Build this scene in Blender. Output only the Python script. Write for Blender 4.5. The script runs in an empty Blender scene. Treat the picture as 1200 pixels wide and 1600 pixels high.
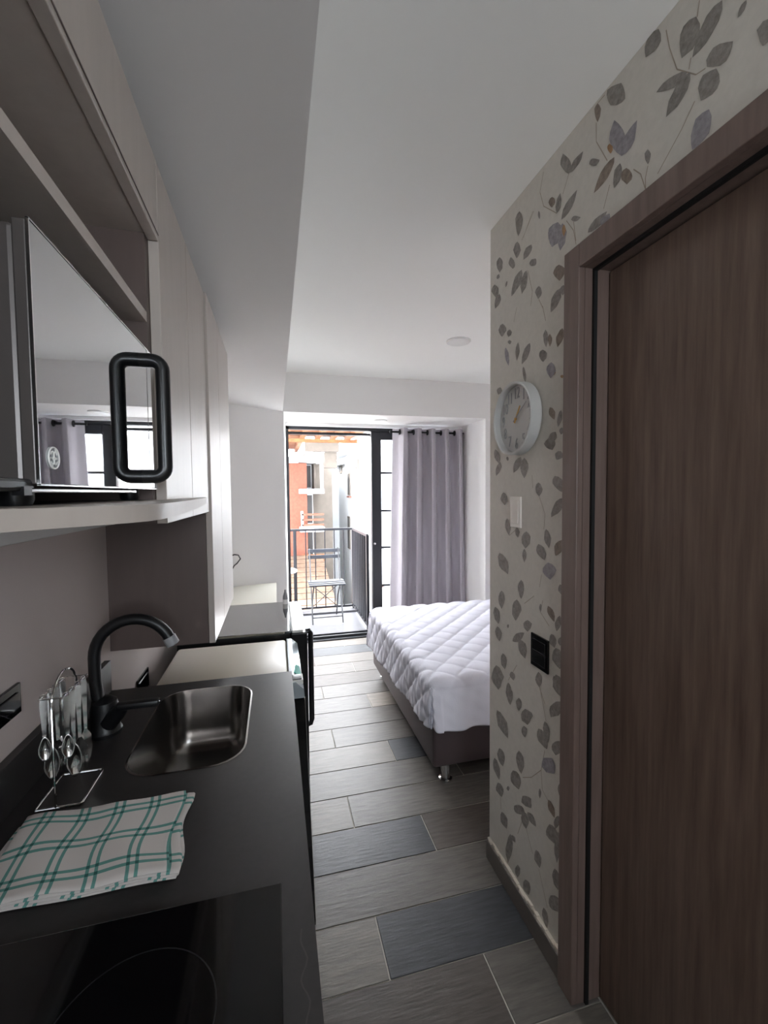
import bpy, bmesh, math, random
from mathutils import Vector, Matrix
PI = math.pi
S = bpy.context.scene
COL = S.collection
random.seed(7)

# ------------------------------------------------------------------ camera
YAW, PITCH, ROLL, FPX, CAMH = 0.24532, 0.04607, -0.00953, 675.8, 1.44
cam_d = bpy.data.cameras.new('camera')
cam_d.sensor_fit = 'HORIZONTAL'; cam_d.sensor_width = 36.0
cam_d.lens = FPX / 1200.0 * 36.0
cam_d.clip_start = 0.02; cam_d.clip_end = 200
cam = bpy.data.objects.new('camera', cam_d); COL.objects.link(cam)
fwd = Vector((math.sin(YAW)*math.cos(PITCH), math.cos(YAW)*math.cos(PITCH), -math.sin(PITCH)))
rgt = Vector((math.cos(YAW), -math.sin(YAW), 0)); upv = rgt.cross(fwd)
r2 = math.cos(ROLL)*rgt + math.sin(ROLL)*upv; u2 = -math.sin(ROLL)*rgt + math.cos(ROLL)*upv
M = Matrix((r2, u2, -fwd)).transposed().to_4x4(); M.translation = (0, 0, CAMH)
cam.matrix_world = M
S.camera = cam

# ------------------------------------------------------------------ light and exposure
S.view_settings.view_transform = 'Standard'; S.view_settings.look = 'None'
S.view_settings.gamma = 1.0; S.view_settings.use_curve_mapping = False
S.view_settings.exposure = 3.5
try:
    S.cycles.use_denoising = True
    S.cycles.max_bounces = 14; S.cycles.diffuse_bounces = 8; S.cycles.glossy_bounces = 6; S.cycles.transparent_max_bounces = 12
    S.cycles.sample_clamp_indirect = 12
except Exception: pass
W = bpy.data.worlds.new('sky'); S.world = W; W.use_nodes = True
bg = W.node_tree.nodes['Background']; bg.inputs[0].default_value = (0.93, 0.96, 1.0, 1); bg.inputs[1].default_value = 2.6
sun_d = bpy.data.lights.new('sun', 'SUN'); sun_d.energy = 3.4; sun_d.angle = 0.02; sun_d.color = (1, .95, .88)
sun = bpy.data.objects.new('sun', sun_d); COL.objects.link(sun)
sun.rotation_euler = Vector((0.62, 0.0, -0.78)).to_track_quat('-Z', 'Y').to_euler()
# a portal only guides sky sampling through the real balcony door opening; it emits nothing
pd = bpy.data.lights.new('door_portal', 'AREA'); pd.shape = 'RECTANGLE'; pd.size = 1.75; pd.size_y = 2.05
pd.cycles.is_portal = True
po = bpy.data.objects.new('door_portal', pd); COL.objects.link(po)
po.location = (0.975, 4.16, 1.03); po.rotation_euler = (-PI/2, 0, 0)
pd2 = bpy.data.lights.new('fill_window_portal', 'AREA'); pd2.shape = 'RECTANGLE'; pd2.size = .54; pd2.size_y = .54; pd2.cycles.is_portal = True  # guides sky sampling through the added fill window; emits nothing
po2 = bpy.data.objects.new('fill_window_portal', pd2); COL.objects.link(po2); po2.location = (.38, -1.31, 1.63); po2.rotation_euler = (PI/2, 0, 0)

# ------------------------------------------------------------------ materials
def srgb(r, g, b):
    f = lambda c: (c/255/12.92) if c/255 <= .04045 else ((c/255+.055)/1.055)**2.4
    return (f(r), f(g), f(b), 1)
def mat(name, col, rough=.5, metal=0, var=0, scale=20, stretch=(1,1,1), bump=0, bscale=None, spec=.5, coat=0, rnd=0, col2=None, detail=4):
    m = bpy.data.materials.new(name); m.use_nodes = True
    nt = m.node_tree; b = nt.nodes['Principled BSDF']
    b.inputs['Base Color'].default_value = col; b.inputs['Roughness'].default_value = rough
    b.inputs['Metallic'].default_value = metal; b.inputs['Specular IOR Level'].default_value = spec
    b.inputs['Coat Weight'].default_value = coat; b.inputs['Coat Roughness'].default_value = .08
    if var or bump or col2:
        tc = nt.nodes.new('ShaderNodeTexCoord'); mp = nt.nodes.new('ShaderNodeMapping'); mp.inputs['Scale'].default_value = stretch
        src = tc.outputs['Object']
        if rnd:
            oi = nt.nodes.new('ShaderNodeObjectInfo'); ml = nt.nodes.new('ShaderNodeMath'); ml.operation = 'MULTIPLY'; ml.inputs[1].default_value = rnd
            nt.links.new(oi.outputs['Random'], ml.inputs[0])
            ad = nt.nodes.new('ShaderNodeVectorMath'); ad.operation = 'ADD'
            nt.links.new(src, ad.inputs[0]); nt.links.new(ml.outputs[0], ad.inputs[1]); src = ad.outputs[0]
        nt.links.new(src, mp.inputs[0])
        nz = nt.nodes.new('ShaderNodeTexNoise'); nz.inputs['Scale'].default_value = scale; nz.inputs['Detail'].default_value = detail; nz.inputs['Roughness'].default_value = .6
        nt.links.new(mp.outputs[0], nz.inputs[0])
        if var or col2:
            cr = nt.nodes.new('ShaderNodeValToRGB')
            lo = [c*(1-var) for c in col[:3]]+[1]; hi = [min(1, c*(1+var)) for c in col[:3]]+[1]
            if col2: lo, hi = col, col2
            cr.color_ramp.elements[0].position = .3; cr.color_ramp.elements[1].position = .7
            cr.color_ramp.elements[0].color = lo; cr.color_ramp.elements[1].color = hi
            nt.links.new(nz.outputs['Fac'], cr.inputs[0]); nt.links.new(cr.outputs[0], b.inputs['Base Color'])
        if bump:
            n2 = nz
            if bscale:
                n2 = nt.nodes.new('ShaderNodeTexNoise'); n2.inputs['Scale'].default_value = bscale; nt.links.new(mp.outputs[0], n2.inputs[0])
            bp = nt.nodes.new('ShaderNodeBump'); bp.inputs['Strength'].default_value = bump; bp.inputs['Distance'].default_value = .002
            nt.links.new(n2.outputs['Fac'], bp.inputs['Height']); nt.links.new(bp.outputs[0], b.inputs['Normal'])
    return m
def glass_mat(name, tint=(.95,.98,1,1), fac=.08):
    m = bpy.data.materials.new(name); m.use_nodes = True; nt = m.node_tree; nt.nodes.clear()
    o = nt.nodes.new('ShaderNodeOutputMaterial'); mx = nt.nodes.new('ShaderNodeMixShader'); mx.inputs[0].default_value = fac
    t = nt.nodes.new('ShaderNodeBsdfTransparent'); t.inputs[0].default_value = tint
    g = nt.nodes.new('ShaderNodeBsdfGlossy'); g.inputs['Roughness'].default_value = .02
    nt.links.new(t.outputs[0], mx.inputs[1]); nt.links.new(g.outputs[0], mx.inputs[2]); nt.links.new(mx.outputs[0], o.inputs[0])
    return m
PAINT = mat('white_paint', srgb(236,234,232), .75, bump=.05, bscale=120)
PAINT_L = mat('kitchen_wall_paint', srgb(205,193,189), .6, bump=.05, bscale=120)
CEIL = mat('ceiling_paint', srgb(246,246,242), .8)
PAPER = mat('wallpaper_cream', srgb(208,203,194), .6, var=.04, scale=60)
LEAFM = [mat('leaf_grey', srgb(140,134,128), .6, var=.3, scale=90), mat('leaf_lilac', srgb(150,145,149), .6, var=.25, scale=80),
         mat('leaf_brown', srgb(138,124,112), .6, var=.3, scale=90), mat('leaf_ochre', srgb(164,128,92), .6, var=.2, scale=90)]
STEMM = mat('stem_print', srgb(160,148,132), .6)
LAM = mat('greige_laminate', srgb(188,178,170), .34, var=.04, scale=6, stretch=(8,8,1), spec=.45)
LAM_SHADE = mat('shaded_laminate', srgb(98,84,80), .45, var=.05, scale=6, stretch=(8,8,1))  # same laminate as the doors, darkened to carry shade on sides and insides
DOORW = mat('walnut_veneer', srgb(90,71,61), .42, col2=srgb(126,106,94), scale=5, stretch=(9,9,.55), bump=.08, detail=8)
FRAMEW = mat('frame_veneer', srgb(108,90,82), .42, col2=srgb(126,108,100), scale=6, stretch=(8,8,.6), detail=6)
STONE = mat('dark_stone', srgb(44,41,41), .36, var=.12, scale=90, bump=.03)
VEIN = mat('pale_vein', srgb(64,60,58), .4)
STEEL = mat('brushed_steel', (.32,.305,.295,1), .2, 1, bump=.04, bscale=60, stretch=(1,14,1))
CHROME = mat('chrome', (.8,.8,.8,1), .08, 1)
BLACKM = mat('matte_black', srgb(18,18,20), .4)
BLACKG = mat('black_glass', srgb(6,6,8), .06, spec=.6)
BLACKP = mat('black_plastic', srgb(22,22,24), .32)
RINGM = mat('hob_print', srgb(28,28,30), .3)
MIRROR = mat('mirror_glass', (.50,.51,.52,1), .015, 1)
MWBODY = mat('microwave_shell', srgb(92,86,84), .35, metal=.3)
SILVER = mat('silver_trim', (.7,.7,.7,1), .2, 1)
WHITEP = mat('white_plastic', srgb(235,235,232), .35)
CREAMP = mat('cream_plastic', srgb(214,210,202), .4)
BEIGE = mat('beige_enamel', srgb(205,196,180), .35)
CLOCKC = mat('clock_case', srgb(200,199,196), .4)
SWITCHP = mat('switch_plastic', srgb(240,234,226), .35)
SOFFIT = mat('soffit_paint', srgb(228,226,223), .8)
TEAL = mat('teal_sticker', srgb(60,180,160), .5)
FILM = mat('clear_film', srgb(190,200,205), .08, metal=.4)
GLASSTOP = mat('smoked_mirror_glass', (.42,.43,.43,1), .05, metal=1)
GROUT = mat('pale_grout', srgb(176,170,160), .8)
def tile(n, c): return mat('tile_'+n, srgb(*c), .42, var=.26, scale=8, stretch=(1.3,11,1), bump=.5, rnd=40, detail=6, spec=.3)
TILES = dict(mid=tile('mid_grey',(98,93,88)), dark=tile('dark_slate',(64,65,68)), light=tile('light_grey',(114,108,100)), brown=tile('brown_grey',(84,77,72)), beige=tile('beige_grey',(136,127,118)))
BASEB = mat('baseboard_ceramic', srgb(98,90,84), .4, var=.1, scale=10)
PLASTER = mat('chipped_plaster', srgb(214,205,190), .9, bump=.5, bscale=80)
LEATHER = mat('dark_leatherette', srgb(82,70,72), .5, bump=.15, bscale=220)
COTTON = mat('white_cotton', srgb(222,222,233), .85, bump=.25, bscale=160)
CURT = mat('grey_curtain', srgb(186,181,188), .85, bump=.25, bscale=500)
FRAMEB = mat('charcoal_aluminium', srgb(32,33,38), .4)
GLASS = glass_mat('window_glass')
GOLD = mat('gold_hand', srgb(196,150,70), .35, metal=.6)
GREYP = mat('grey_plastic', srgb(150,150,152), .4)
NUMB = mat('raised_numeral', srgb(166,166,168), .4)
CLOCKF = mat('clock_face', srgb(188,188,187), .5)
BALC = mat('balcony_tile', srgb(62,62,66), .5, var=.08, scale=12)
CONC = mat('concrete', srgb(84,78,72), .9, var=.15, scale=4)
WHITEW = mat('whitewash', srgb(192,195,198), .9)
BRICKO = mat('orange_brick', srgb(106,62,48), .9, var=.15, scale=14)
WOODO = mat('orange_timber', srgb(112,70,38), .8, var=.3, scale=6, stretch=(1,8,1))
TERRA = mat('terracotta', srgb(78,60,46), .9, var=.35, scale=9)
SLATE = mat('chair_slats', srgb(42,46,54), .5)
DARKW = mat('dark_window', srgb(46,44,44), .5)
TABLEW = mat('desk_white', srgb(226,224,212), .3)
GROUNDM = mat('street', srgb(150,146,140), .9)
LINEG = mat('black_rubber', srgb(20,20,20), .6)

def towel_mat():
    m = bpy.data.materials.new('checked_towel'); m.use_nodes = True; nt = m.node_tree; b = nt.nodes['Principled BSDF']; b.inputs['Roughness'].default_value = .9
    uv = nt.nodes.new('ShaderNodeUVMap'); sx = nt.nodes.new('ShaderNodeSeparateXYZ'); nt.links.new(uv.outputs[0], sx.inputs[0])
    def stripes(sock, pitch, ph):
        def mth(op, a, bval):
            n = nt.nodes.new('ShaderNodeMath'); n.operation = op
            nt.links.new(a, n.inputs[0]) if not isinstance(a, (int, float)) else None
            n.inputs[1].default_value = bval; return n.outputs[0]
        t = mth('FRACT', mth('ADD', mth('DIVIDE', sock, pitch), ph), 0)
        d = mth('ABSOLUTE', mth('SUBTRACT', mth('ABSOLUTE', mth('SUBTRACT', t, .5), 0), .11), 0)
        return mth('LESS_THAN', d, .045)
    a = stripes(sx.outputs[0], .052, .1); c = stripes(sx.outputs[1], .056, .0)
    mx = nt.nodes.new('ShaderNodeMath'); mx.operation = 'ADD'; nt.links.new(a, mx.inputs[0]); nt.links.new(c, mx.inputs[1])
    cr = nt.nodes.new('ShaderNodeValToRGB'); cr.color_ramp.interpolation = 'CONSTANT'
    e = cr.color_ramp.elements; e[0].color = srgb(198,192,188); e[0].position = 0; e[1].position = .25; e[1].color = srgb(92,142,134)
    x = e.new(.75); x.color = srgb(36,92,86)
    hf = nt.nodes.new('ShaderNodeMath'); hf.operation = 'MULTIPLY'; hf.inputs[1].default_value = .5; nt.links.new(mx.outputs[0], hf.inputs[0])
    nt.links.new(hf.outputs[0], cr.inputs[0]); nt.links.new(cr.outputs[0], b.inputs['Base Color'])
    return m
TOWEL = towel_mat()

# ------------------------------------------------------------------ mesh helpers
ORI = {}
class MB:
    def __init__(self): self.bm = bmesh.new(); self.uv = None
    def box(self, x0, x1, y0, y1, z0, z1, bev=0, seg=2, mi=0, rot=None):
        g = bmesh.ops.create_cube(self.bm, size=1)
        vs = g['verts']
        for v in vs:
            v.co = Vector(((x0+x1)/2+v.co.x*(x1-x0), (y0+y1)/2+v.co.y*(y1-y0), (z0+z1)/2+v.co.z*(z1-z0)))
        fs = list({f for v in vs for f in v.link_faces})
        for f in fs: f.material_index = mi
        if rot: bmesh.ops.rotate(self.bm, verts=vs, cent=rot[0], matrix=rot[1])
        if bev:
            es = list({e for v in vs for e in v.link_edges})
            bmesh.ops.bevel(self.bm, geom=es, offset=bev, segments=seg, affect='EDGES', profile=.5, material=mi if mi else -1)
        return self
    def tube(self, pts, r, n=8, closed=False, mi=0, caps=True):
        pts = [Vector(p) for p in pts]; k = len(pts); rr = r if isinstance(r, (list, tuple)) else [r]*k
        rings = []; prev = None
        for i, p in enumerate(pts):
            a = pts[(i-1) % k] if (closed or i > 0) else pts[0]; b = pts[(i+1) % k] if (closed or i < k-1) else pts[-1]
            t = (b-a).normalized()
            if prev is None: nv = t.orthogonal().normalized()
            else: nv = (prev - t*prev.dot(t)); nv = nv.normalized() if nv.length > 1e-6 else t.orthogonal().normalized()
            prev = nv; bv = t.cross(nv)
            rings.append([self.bm.verts.new(p+rr[i]*(math.cos(2*PI*j/n)*nv+math.sin(2*PI*j/n)*bv)) for j in range(n)])
        for i in range(k if closed else k-1):
            A, B = rings[i], rings[(i+1) % k]
            for j in range(n):
                f = self.bm.faces.new((A[j], A[(j+1) % n], B[(j+1) % n], B[j])); f.material_index = mi
        if not closed and caps:
            for R_ in (rings[0][::-1], rings[-1]):
                f = self.bm.faces.new(R_); f.material_index = mi
        return self
    def lathe(self, prof, c=(0,0,0), axis='z', n=28, mi=0, sx=1, sy=1):
        rings = []
        for r, h in prof:
            ring = []
            for j in range(n):
                a = 2*PI*j/n; u, v = r*math.cos(a)*sx, r*math.sin(a)*sy
                co = {'z': (u, v, h), 'x': (h, u, v), 'y': (u, h, v)}[axis]
                ring.append(self.bm.verts.new(Vector(c)+Vector(co)))
            rings.append(ring)
        for A, B in zip(rings, rings[1:]):
            for j in range(n):
                f = self.bm.faces.new((A[j], A[(j+1) % n], B[(j+1) % n], B[j])); f.material_index = mi
        for R_, pr in ((rings[0][::-1], prof[0]), (rings[-1], prof[-1])):
            if pr[0] > 1e-5:
                f = self.bm.faces.new(R_); f.material_index = mi
        return self
    def prism(self, pts, d, mi=0):
        """pts: 3D polygon, d: extrusion vector"""
        d = Vector(d); A = [self.bm.verts.new(p) for p in pts]; B = [self.bm.verts.new(Vector(p)+d) for p in pts]; n = len(A)
        fs = [self.bm.faces.new(A[::-1]), self.bm.faces.new(B)]
        for j in range(n): fs.append(self.bm.faces.new((A[j], A[(j+1) % n], B[(j+1) % n], B[j])))
        for f in fs: f.material_index = mi
        return self
    def loft(self, loops, mi=0, cap0=False, cap1=False):
        R_ = [[self.bm.verts.new(p) for p in L] for L in loops]
        for A, B in zip(R_, R_[1:]):
            n = len(A)
            for j in range(n):
                f = self.bm.faces.new((A[j], A[(j+1) % n], B[(j+1) % n], B[j])); f.material_index = mi
        if cap0: self.bm.faces.new(R_[0][::-1]).material_index = mi
        if cap1: self.bm.faces.new(R_[-1]).material_index = mi
        return self
    def grid(self, fn, nu, nv, uvf=None, mi=0):
        V = [[self.bm.verts.new(fn(i/nu, j/nv)) for j in range(nv+1)] for i in range(nu+1)]
        lay = None
        if uvf: lay = self.bm.loops.layers.uv.verify()
        for i in range(nu):
            for j in range(nv):
                idx = ((i, j), (i+1, j), (i+1, j+1), (i, j+1))
                f = self.bm.faces.new([V[a][b] for a, b in idx]); f.material_index = mi
                if lay:
                    for lp, (a, b) in zip(f.loops, idx): lp[lay].uv = uvf(a/nu, b/nv)
        return self
    def build(self, name, mats, parent=None, smooth=False, angle=35, origin=None, fix=True):
        if fix: bmesh.ops.recalc_face_normals(self.bm, faces=self.bm.faces[:])
        me = bpy.data.meshes.new(name)
        o = bpy.data.objects.new(name, me)
        base = Vector(origin) if origin is not None else (ORI[parent.name] if parent is not None else None)
        if base is None:
            co = [v.co for v in self.bm.verts]
            base = Vector(((min(c.x for c in co)+max(c.x for c in co))/2, (min(c.y for c in co)+max(c.y for c in co))/2, min(c.z for c in co)))
        for v in self.bm.verts: v.co -= base
        self.bm.to_mesh(me); self.bm.free()
        for m in (mats if isinstance(mats, (list, tuple)) else [mats]): me.materials.append(m)
        if smooth:
            for p in me.polygons: p.use_smooth = True
            me.set_sharp_from_angle(angle=math.radians(angle))
        COL.objects.link(o)
        if parent is not None:
            o.parent = parent; o.location = base - ORI[parent.name]
        else: o.location = base
        ORI[o.name] = base
        return o
def tag(o, label=None, cat=None, group=None, kind=None):
    if label: o['label'] = label
    if cat: o['category'] = cat
    if group: o['group'] = group
    if kind: o['kind'] = kind
    return o
def thing(name, loc, label, cat, group=None):
    o = bpy.data.objects.new(name, None); COL.objects.link(o); o.location = loc; o.empty_display_size = .05
    ORI[o.name] = Vector(loc); return tag(o, label, cat, group)
def struct(name, mb, m, label=None, **k):
    o = mb.build(name, m, **k); o['kind'] = 'structure'
    if label: o['label'] = label
    return o
def arc(c, r, a0, a1, n, fn): return [fn(c[0]+r*math.cos(a0+(a1-a0)*i/n), c[1]+r*math.sin(a0+(a1-a0)*i/n)) for i in range(n+1)]
def rrect(x0, x1, y0, y1, r, z, n=6):
    P = []
    for cx, cy, a in ((x1-r, y1-r, 0), (x0+r, y1-r, PI/2), (x0+r, y0+r, PI), (x1-r, y0+r, 1.5*PI)):
        P += [(cx+r*math.cos(a+PI/2*i/n), cy+r*math.sin(a+PI/2*i/n), z) for i in range(n+1)]
    return P
def text_mesh(body, size, depth):
    cu = bpy.data.curves.new('txt', 'FONT'); cu.body = body; cu.size = size; cu.extrude = depth; cu.align_x = 'CENTER'; cu.align_y = 'CENTER'
    o = bpy.data.objects.new('txt', cu); COL.objects.link(o)
    dg = bpy.context.evaluated_depsgraph_get(); me = bpy.data.meshes.new_from_object(o.evaluated_get(dg))
    bpy.data.objects.remove(o); bpy.data.curves.remove(cu); return me

# ================================================================== THE SETTING
floor = struct('floor', MB().box(-.62, 2.9, -1.45, 4.2, -.12, -.0025), GROUT, 'pale grouted floor laid with grey wood-look tiles')
TONE = {(0,0):'brown',(0,1):'mid',(1,0):'light',(1,1):'dark',(2,0):'mid',(3,0):'dark',(3,1):'brown',(4,0):'light',(4,1):'mid',(5,0):'mid',(5,1):'mid',(2,1):'mid',(8,1):'mid',(6,0):'light',(6,1):'dark',(7,0):'light',(7,1):'mid',(8,0):'mid',(9,0):'mid',(9,1):'beige',(10,0):'mid',(11,0):'mid',(12,0):'mid',(13,0):'brown',(13,1):'mid',(14,0):'mid',(14,1):'dark',(15,0):'mid',(15,1):'mid',(12,1):'mid',(11,1):'brown',(10,1):'mid'}
tile_cache = {}
for i in range(-11, 16):
    y0 = .975+.2*i; y1 = y0+.2; off = (.6, .3, 0.)[i % 3]
    xmax = 2.75 if y1 > 1.5 else .862
    for n in range(-3, 4):
        a = off+.9*(n-1); b = a+.9; key = n
        a, b = max(a, -.465), min(b, xmax)
        if b-a < .02: continue
        yy1 = min(y1, 4.2)
        k = (round(b-a, 3), round(yy1-y0, 3))
        tone = TONE.get((i, n)) or random.choice(['mid','light','dark','brown','mid'])
        if k+(tone,) not in tile_cache:
            mb = MB().box(0.002, k[0]-.002, .002, k[1]-.002, -.012, 0, bev=.0012, seg=1)
            o = mb.build('floor_tile', TILES[tone], parent=None, origin=(0,0,0)); tile_cache[k+(tone,)] = o.data
            me = o.data; bpy.data.objects.remove(o)
        o = bpy.data.objects.new('floor_tile', tile_cache[k+(tone,)]); COL.objects.link(o); o.parent = floor
        o.location = Vector((a, y0, 0))-ORI['floor']
struct('wall_left', MB().box(-.615, -.465, -1.45, 4.2, 0, 2.4), PAINT_L, 'plain wall behind the kitchen run')
wr = MB()
wr.box(.79, .91, 1.04, 1.495, 0, 2.4).box(.79, .91, .125, 1.04, 2.07, 2.4).box(.79, .91, -1.45, .125, 0, 2.4)
wall_r = struct('wall_right', wr, PAPER, 'cream leaf-patterned wallpapered wall around the brown door')
struct('wall_partition', MB().box(.91, 2.75, 1.375, 1.495, 0, 2.4), PAINT)
struct('wall_bedside', MB().box(2.75, 2.9, -1.45, 4.2, 0, 2.4), PAINT)
struct('wall_back', MB().box(-.465, .11, -1.45, -1.3, 0, 2.4).box(.65, .79, -1.45, -1.3, 0, 2.4).box(.11, .65, -1.45, -1.3, 0, 1.36).box(.11, .65, -1.45, -1.3, 1.9, 2.4).box(.91, 2.75, -1.45, -1.3, 0, 2.4), PAINT)
wf = MB()
wf.box(.076, 1.845, 3.58, 4.2, 2.09, 2.4).box(1.845, 2.75, 3.58, 4.2, 0, 2.4)
wf.prism([(.076,3.58,0), (.105,4.2,0), (-.465,4.2,0), (-.465,3.25,0)], (0,0,2.4))
wf.box(.105, 1.845, 4.09, 4.2, 2.062, 2.09)
struct('wall_far', wf, PAINT, 'white wall and deep beam framing the balcony door')
ce = MB().box(-.62, 2.9, -1.45, 4.3, 2.4, 2.55)
struct('ceiling', ce, CEIL, 'white plaster ceiling')
struct('ceiling_soffit', MB().box(-.465, .07, -1.3, 3.6, 2.09, 2.4), SOFFIT, 'lowered white soffit over the kitchen')
bb = struct('baseboard_right', MB().box(.776, .79, 1.045, 1.4965, 0, .074, bev=.002), BASEB, 'dark ceramic baseboard under the leaf wallpaper')
ps = MB(); y = 1.047
while y < 1.49:
    w = random.uniform(.012, .03); y2 = min(y+w, 1.495)
    ps.box(.7775+random.uniform(0,.006), .79, y, y2, .074, .081+random.uniform(0,.006)); y = y2
ps.build('plaster_strip', PLASTER, parent=bb)

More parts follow.
